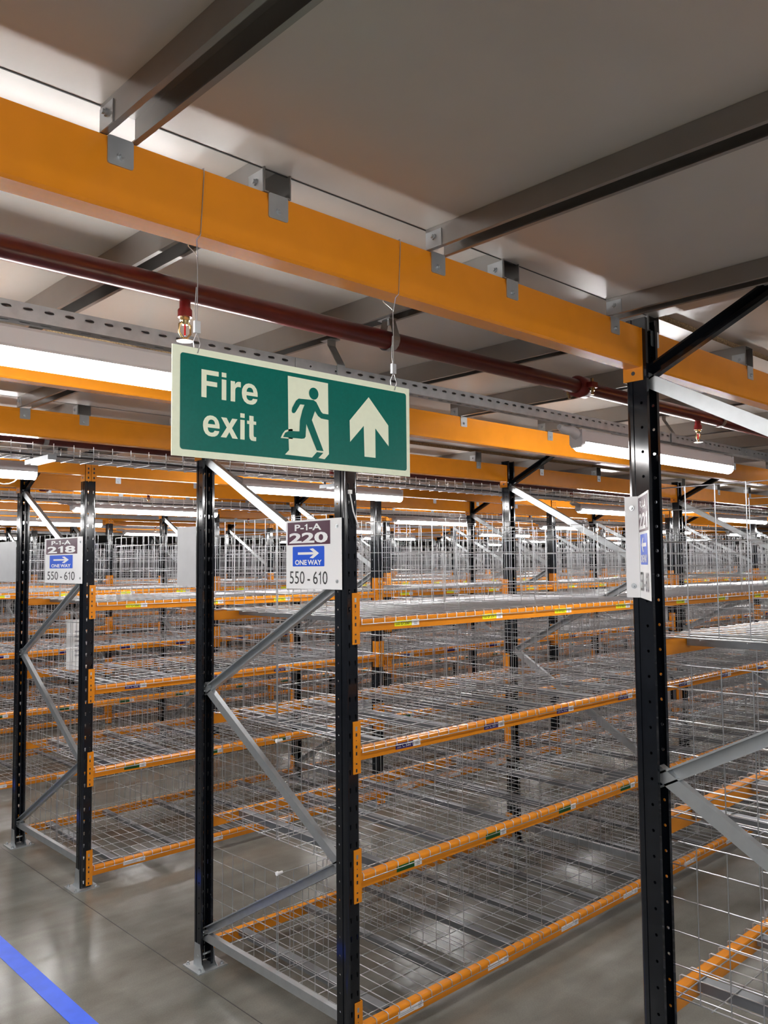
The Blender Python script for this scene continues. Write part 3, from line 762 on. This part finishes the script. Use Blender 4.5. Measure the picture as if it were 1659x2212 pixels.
for hx in (0.782, 1.278):
    m = MB(); G = M['wire']; r = 0.0009
    dy = (1.3165+0.0)-SY
    y0, y1 = 1.2868-SY, 1.3470-SY
    # loop round the beam, twisted below it, down to the crimp and through the hole in the board
    m.tube([(hx-0.012, y0, BB+0.0), (hx-0.006, y0-0.001, BT-0.01), (hx-0.006, y0, BT+0.0012), (hx-0.004, y1, BT+0.0012), (hx-0.002, y1, BB-0.001), (hx, 0.004, BB-0.022),
            (hx-0.002, -0.004, BB-0.030), (hx-0.016, y0+0.006, BB-0.008), (hx-0.012, y0, BB+0.0)], r, 5, G)
    m.tube([(hx, 0.0, BB-0.026), (hx+0.001, 0, 2.55), (hx, 0, 2.478)], r, 5, G)
    m.tube([(hx-0.001, 0.001, 2.545), (hx-0.003, 0.002, 2.50), (hx-0.001, 0, 2.478)], r, 5, G)
    m.tube([(hx, 0, 2.462), (hx-0.004, 0.006, 2.445), (hx-0.001, 0.004, 2.424), (hx, -0.0035, 2.423), (hx+0.004, -0.005, 2.440), (hx+0.001, 0, 2.462)], r, 5, G)
    ob('hanging_wire', m, e)
    m = MB(); m.box(hx-0.006, -0.003, 2.460, hx+0.006, 0.003, 2.482, M['galv']); ob('wire_crimp', m, e)

# ------------------------------------------------------------------ aisle number signs
def aisle_sign(name, num, arrow, o, ua, w, h, lab, cat='sign', back=False, flange=None, ny=None):
    """sign plate with lower left corner o, width along ua; ny = the way its face looks"""
    o, ua, ny = Vector(o), Vector(ua), Vector(ny); wa = Vector((0, 0, 1))
    e = empty(name, o, lab, cat); z = Vector((0, 0, 0))
    m = MB()
    def plate(mm, a, b, c, d, mt, off, th=0.0):
        p = [z+ua*a+wa*b+ny*off, z+ua*c+wa*b+ny*off, z+ua*c+wa*d+ny*off, z+ua*a+wa*d+ny*off]
        if th: q = [x_-ny*th for x_ in p]; mm.add(p+q, [(0, 1, 2, 3), (7, 6, 5, 4), (0, 4, 5, 1), (1, 5, 6, 2), (2, 6, 7, 3), (3, 7, 4, 0)], mt)
        else: mm.add(p, [(0, 1, 2, 3)], mt)
    plate(m, 0, 0, w, h, M['white'] if not back else M['grey'], 0, 0.002); ob('sign_plate', m, e)
    if flange:
        fo, fu, fw, fn = flange; fo, fu, fn = Vector(fo)-o, Vector(fu), Vector(fn); m = MB()
        p = [fo, fo+fu*fw, fo+fu*fw+wa*h, fo+wa*h]; q = [x_+fn*0.002 for x_ in p]
        m.add(p+q, [(3, 2, 1, 0), (4, 5, 6, 7), (0, 1, 5, 4), (1, 2, 6, 5), (2, 3, 7, 6), (3, 0, 4, 7)], M['white'] if not back else M['grey'])
        for zz in (0.035, h-0.035):
            c = fo+fu*(fw*0.55)+wa*zz+fn*0.002; m.rod(c, c+fn*0.003, 0.008, M['galv'], 10); m.rod(c+fn*0.003, c+fn*0.006, 0.004, M['galv'], 6)
        ob('sign_flange', m, e)
    if back: return e
    m = MB(); W_ = w
    plate(m, 0.035*W_, h*0.640, 0.97*W_-0.002, h*0.975, M['plum'], 0.0006)
    np_ = ob('number_panel', m, e); np_['label'] = 'dark plum number panel'
    L1 = ny*0.0011
    m = MB(); put_text(m, 'P-1-A', M['white'], z, ua, wa, 0.20*W_, h*0.845, 0.58*W_, h*0.095, L1, 0.022); ob('zone_lettering', m, np_)
    m = MB(); put_text(m, num, M['white'], z, ua, wa, 0.075*W_, h*0.662, 0.84*W_, h*0.155, L1, 0.035); ob('number_lettering', m, np_)
    m = MB(); m.poly(rrect(0.15*W_, h*0.325, 0.84*W_, h*0.615, 0.004, 2), M['blue'], ny*0.0006, ua, wa)
    if ua.cross(wa).dot(ny) < 0: m.f = [f[::-1] for f in m.f]
    dp = ob('direction_panel', m, e); dp['label'] = 'blue one way panel'
    m = MB(); put_text(m, 'ONE WAY', M['white'], z, ua, wa, 0.205*W_, h*0.345, 0.58*W_, h*0.075, L1, 0.030); ob('direction_lettering', m, dp)
    m = MB(); arr = [(0.0, 0.38), (0.74, 0.38), (0.56, 0.06), (0.72, 0.0), (1.0, 0.5), (0.72, 1.0), (0.56, 0.94), (0.74, 0.62), (0.0, 0.62)]
    if arrow < 0: arr = [(1-a, b) for a, b in arr][::-1]
    m.poly([(0.27*W_+a*0.46*W_, h*(0.440+b*0.145)) for a, b in arr], M['white'], L1, ua, wa)
    if ua.cross(wa).dot(ny) < 0: m.f = [f[::-1] for f in m.f]
    ob('arrow_symbol', m, dp)
    m = MB(); put_text(m, '550 - 610', M['ink'], z, ua, wa, 0.085*W_, h*0.070, 0.82*W_, h*0.185, L1, 0.0); ob('range_lettering', m, e)
    return e
SX = X0-0.010
aisle_sign('aisle_sign', '220', 1, (SX, 3.079, 1.930), (0, -1, 0), 0.326, 0.305, 'white aisle sign reading 220 with a blue one way arrow, on a black post', ny=(-1, 0, 0),
           flange=((SX, 2.753, 1.930), (0, -1, 0), 0.064, (-1, 0, 0)))
aisle_sign('aisle_sign', '218', 1, (SX, 5.880, 1.926), (0, -1, 0), 0.553, 0.305, 'white aisle sign reading 218 with a blue one way arrow, on a farther post', ny=(-1, 0, 0),
           flange=((SX, 5.327, 1.926), (0, -1, 0), 0.064, (-1, 0, 0)))
hin = Vector((2.290, 1.305, 1.930)); out = Vector((2.104, 1.169, 1.930)); dr = (out-hin).normalized()
nn = Vector((dr.y, -dr.x, 0)); nn = nn if nn.dot(Vector((0, 0, 2))-hin) > 0 else -nn
nn = Vector((-dr.y, dr.x, 0)); vis = (Vector((0, 0, 0))-Vector((hin.x, hin.y, 0)))
if nn.dot(vis) < 0: nn = -nn
aisle_sign('aisle_sign', '221', -1, hin, dr, (out-hin).length, 0.305, 'white folded aisle sign reading 221 with its arrow pointing left, seen almost edge on', ny=nn,
           flange=((2.290, 1.350, 1.930), (0, -1, 0), 0.045, (-1, 0, 0)))
aisle_sign('aisle_sign', '219', 1, (SX, 4.060, 1.930), (0, -1, 0), 0.195, 0.312, 'blank grey back of an aisle sign left of the sign reading 220', ny=(-1, 0, 0), back=True)
aisle_sign('aisle_sign', '217', 1, (SX, 6.880, 1.930), (0, -1, 0), 0.440, 0.300, 'blank grey back of an aisle sign at the left edge of the picture', ny=(-1, 0, 0), back=True)

# ------------------------------------------------------------------ small things
m = MB(); m.tube([(X0+0.02, 2.672, 2.345), (X0+0.022, 2.664, 2.31), (X0+0.03, 2.660, 2.26), (X0+0.052, 2.656, 2.205)], 0.003, 6, M['plastic']); m.box(X0+0.014, 2.664, 2.335, X0+0.028, 2.6765, 2.352, M['plastic'])
m.rod((X0+0.050, 2.656, 2.203), (X0+0.054, 2.656, 2.193), 0.006, M['plastic'], 6)
tag(ob('cable_tie', m), 'white plastic cable tie hanging from the post above the 220 sign', 'cable tie')
m = MB(); n = 16
for i in range(n+1): pass
prof = []
for i in range(9):
    a = math.radians(200+i*17.5); prof.append((0.075*math.cos(a), 0.075*math.sin(a)))
full = prof+[(p[0]*0.94, p[1]*0.94) for p in prof[::-1]]
m.sweep(full, (0, 0, 0), (0, 0, 0.36), (1, 0, 0), (0, 1, 0), M['plastic'])
full2 = [(p[0]*1.12, p[1]*1.12) for p in prof]+[(p[0]*0.94, p[1]*0.94) for p in prof[::-1]]
m.sweep(full2, (0, 0, 0.352), (0, 0, 0.37), (1, 0, 0), (0, 1, 0), M['plastic'])
for j in range(6):
    for q in (3, 4):
        m.box(-0.012+0.02*(q-3), -0.078, 0.10+j*0.035, 0.006+0.02*(q-3), -0.0735, 0.112+j*0.035, M['lgrey'])
o = ob('plastic_bin', m, None, (2.66, 6.20, LEV[2]+0.0105), (0, 0, math.radians(-20)))
tag(o, 'tall white plastic bin with printed marks standing on the wire shelf behind the 218 post', 'bin')
tag(ob('floor_joint', mb), 'thin dark joint line across the grey concrete floor', 'floor joint', None, 'structure')
bpy.data.objects['floor_joint'].name = 'trim_1'
for li, w_ in ((0, 'bottom'), (1, 'second')):
    m = MB(); m.rod((-0.010, 0, 0), (0.022, 0, 0), 0.0065, M['plastic'], 10); m.rod((-0.012, 0, 0), (-0.002, 0, 0), 0.010, M['plastic'], 10)
    tag(ob('mesh_end_cap', m, None, (X0+PW+0.022, ROWS[1]+DEP/2, LEV[li]+0.468)), 'small white plastic cap on the middle mesh above the %s shelf' % w_, 'plastic cap')
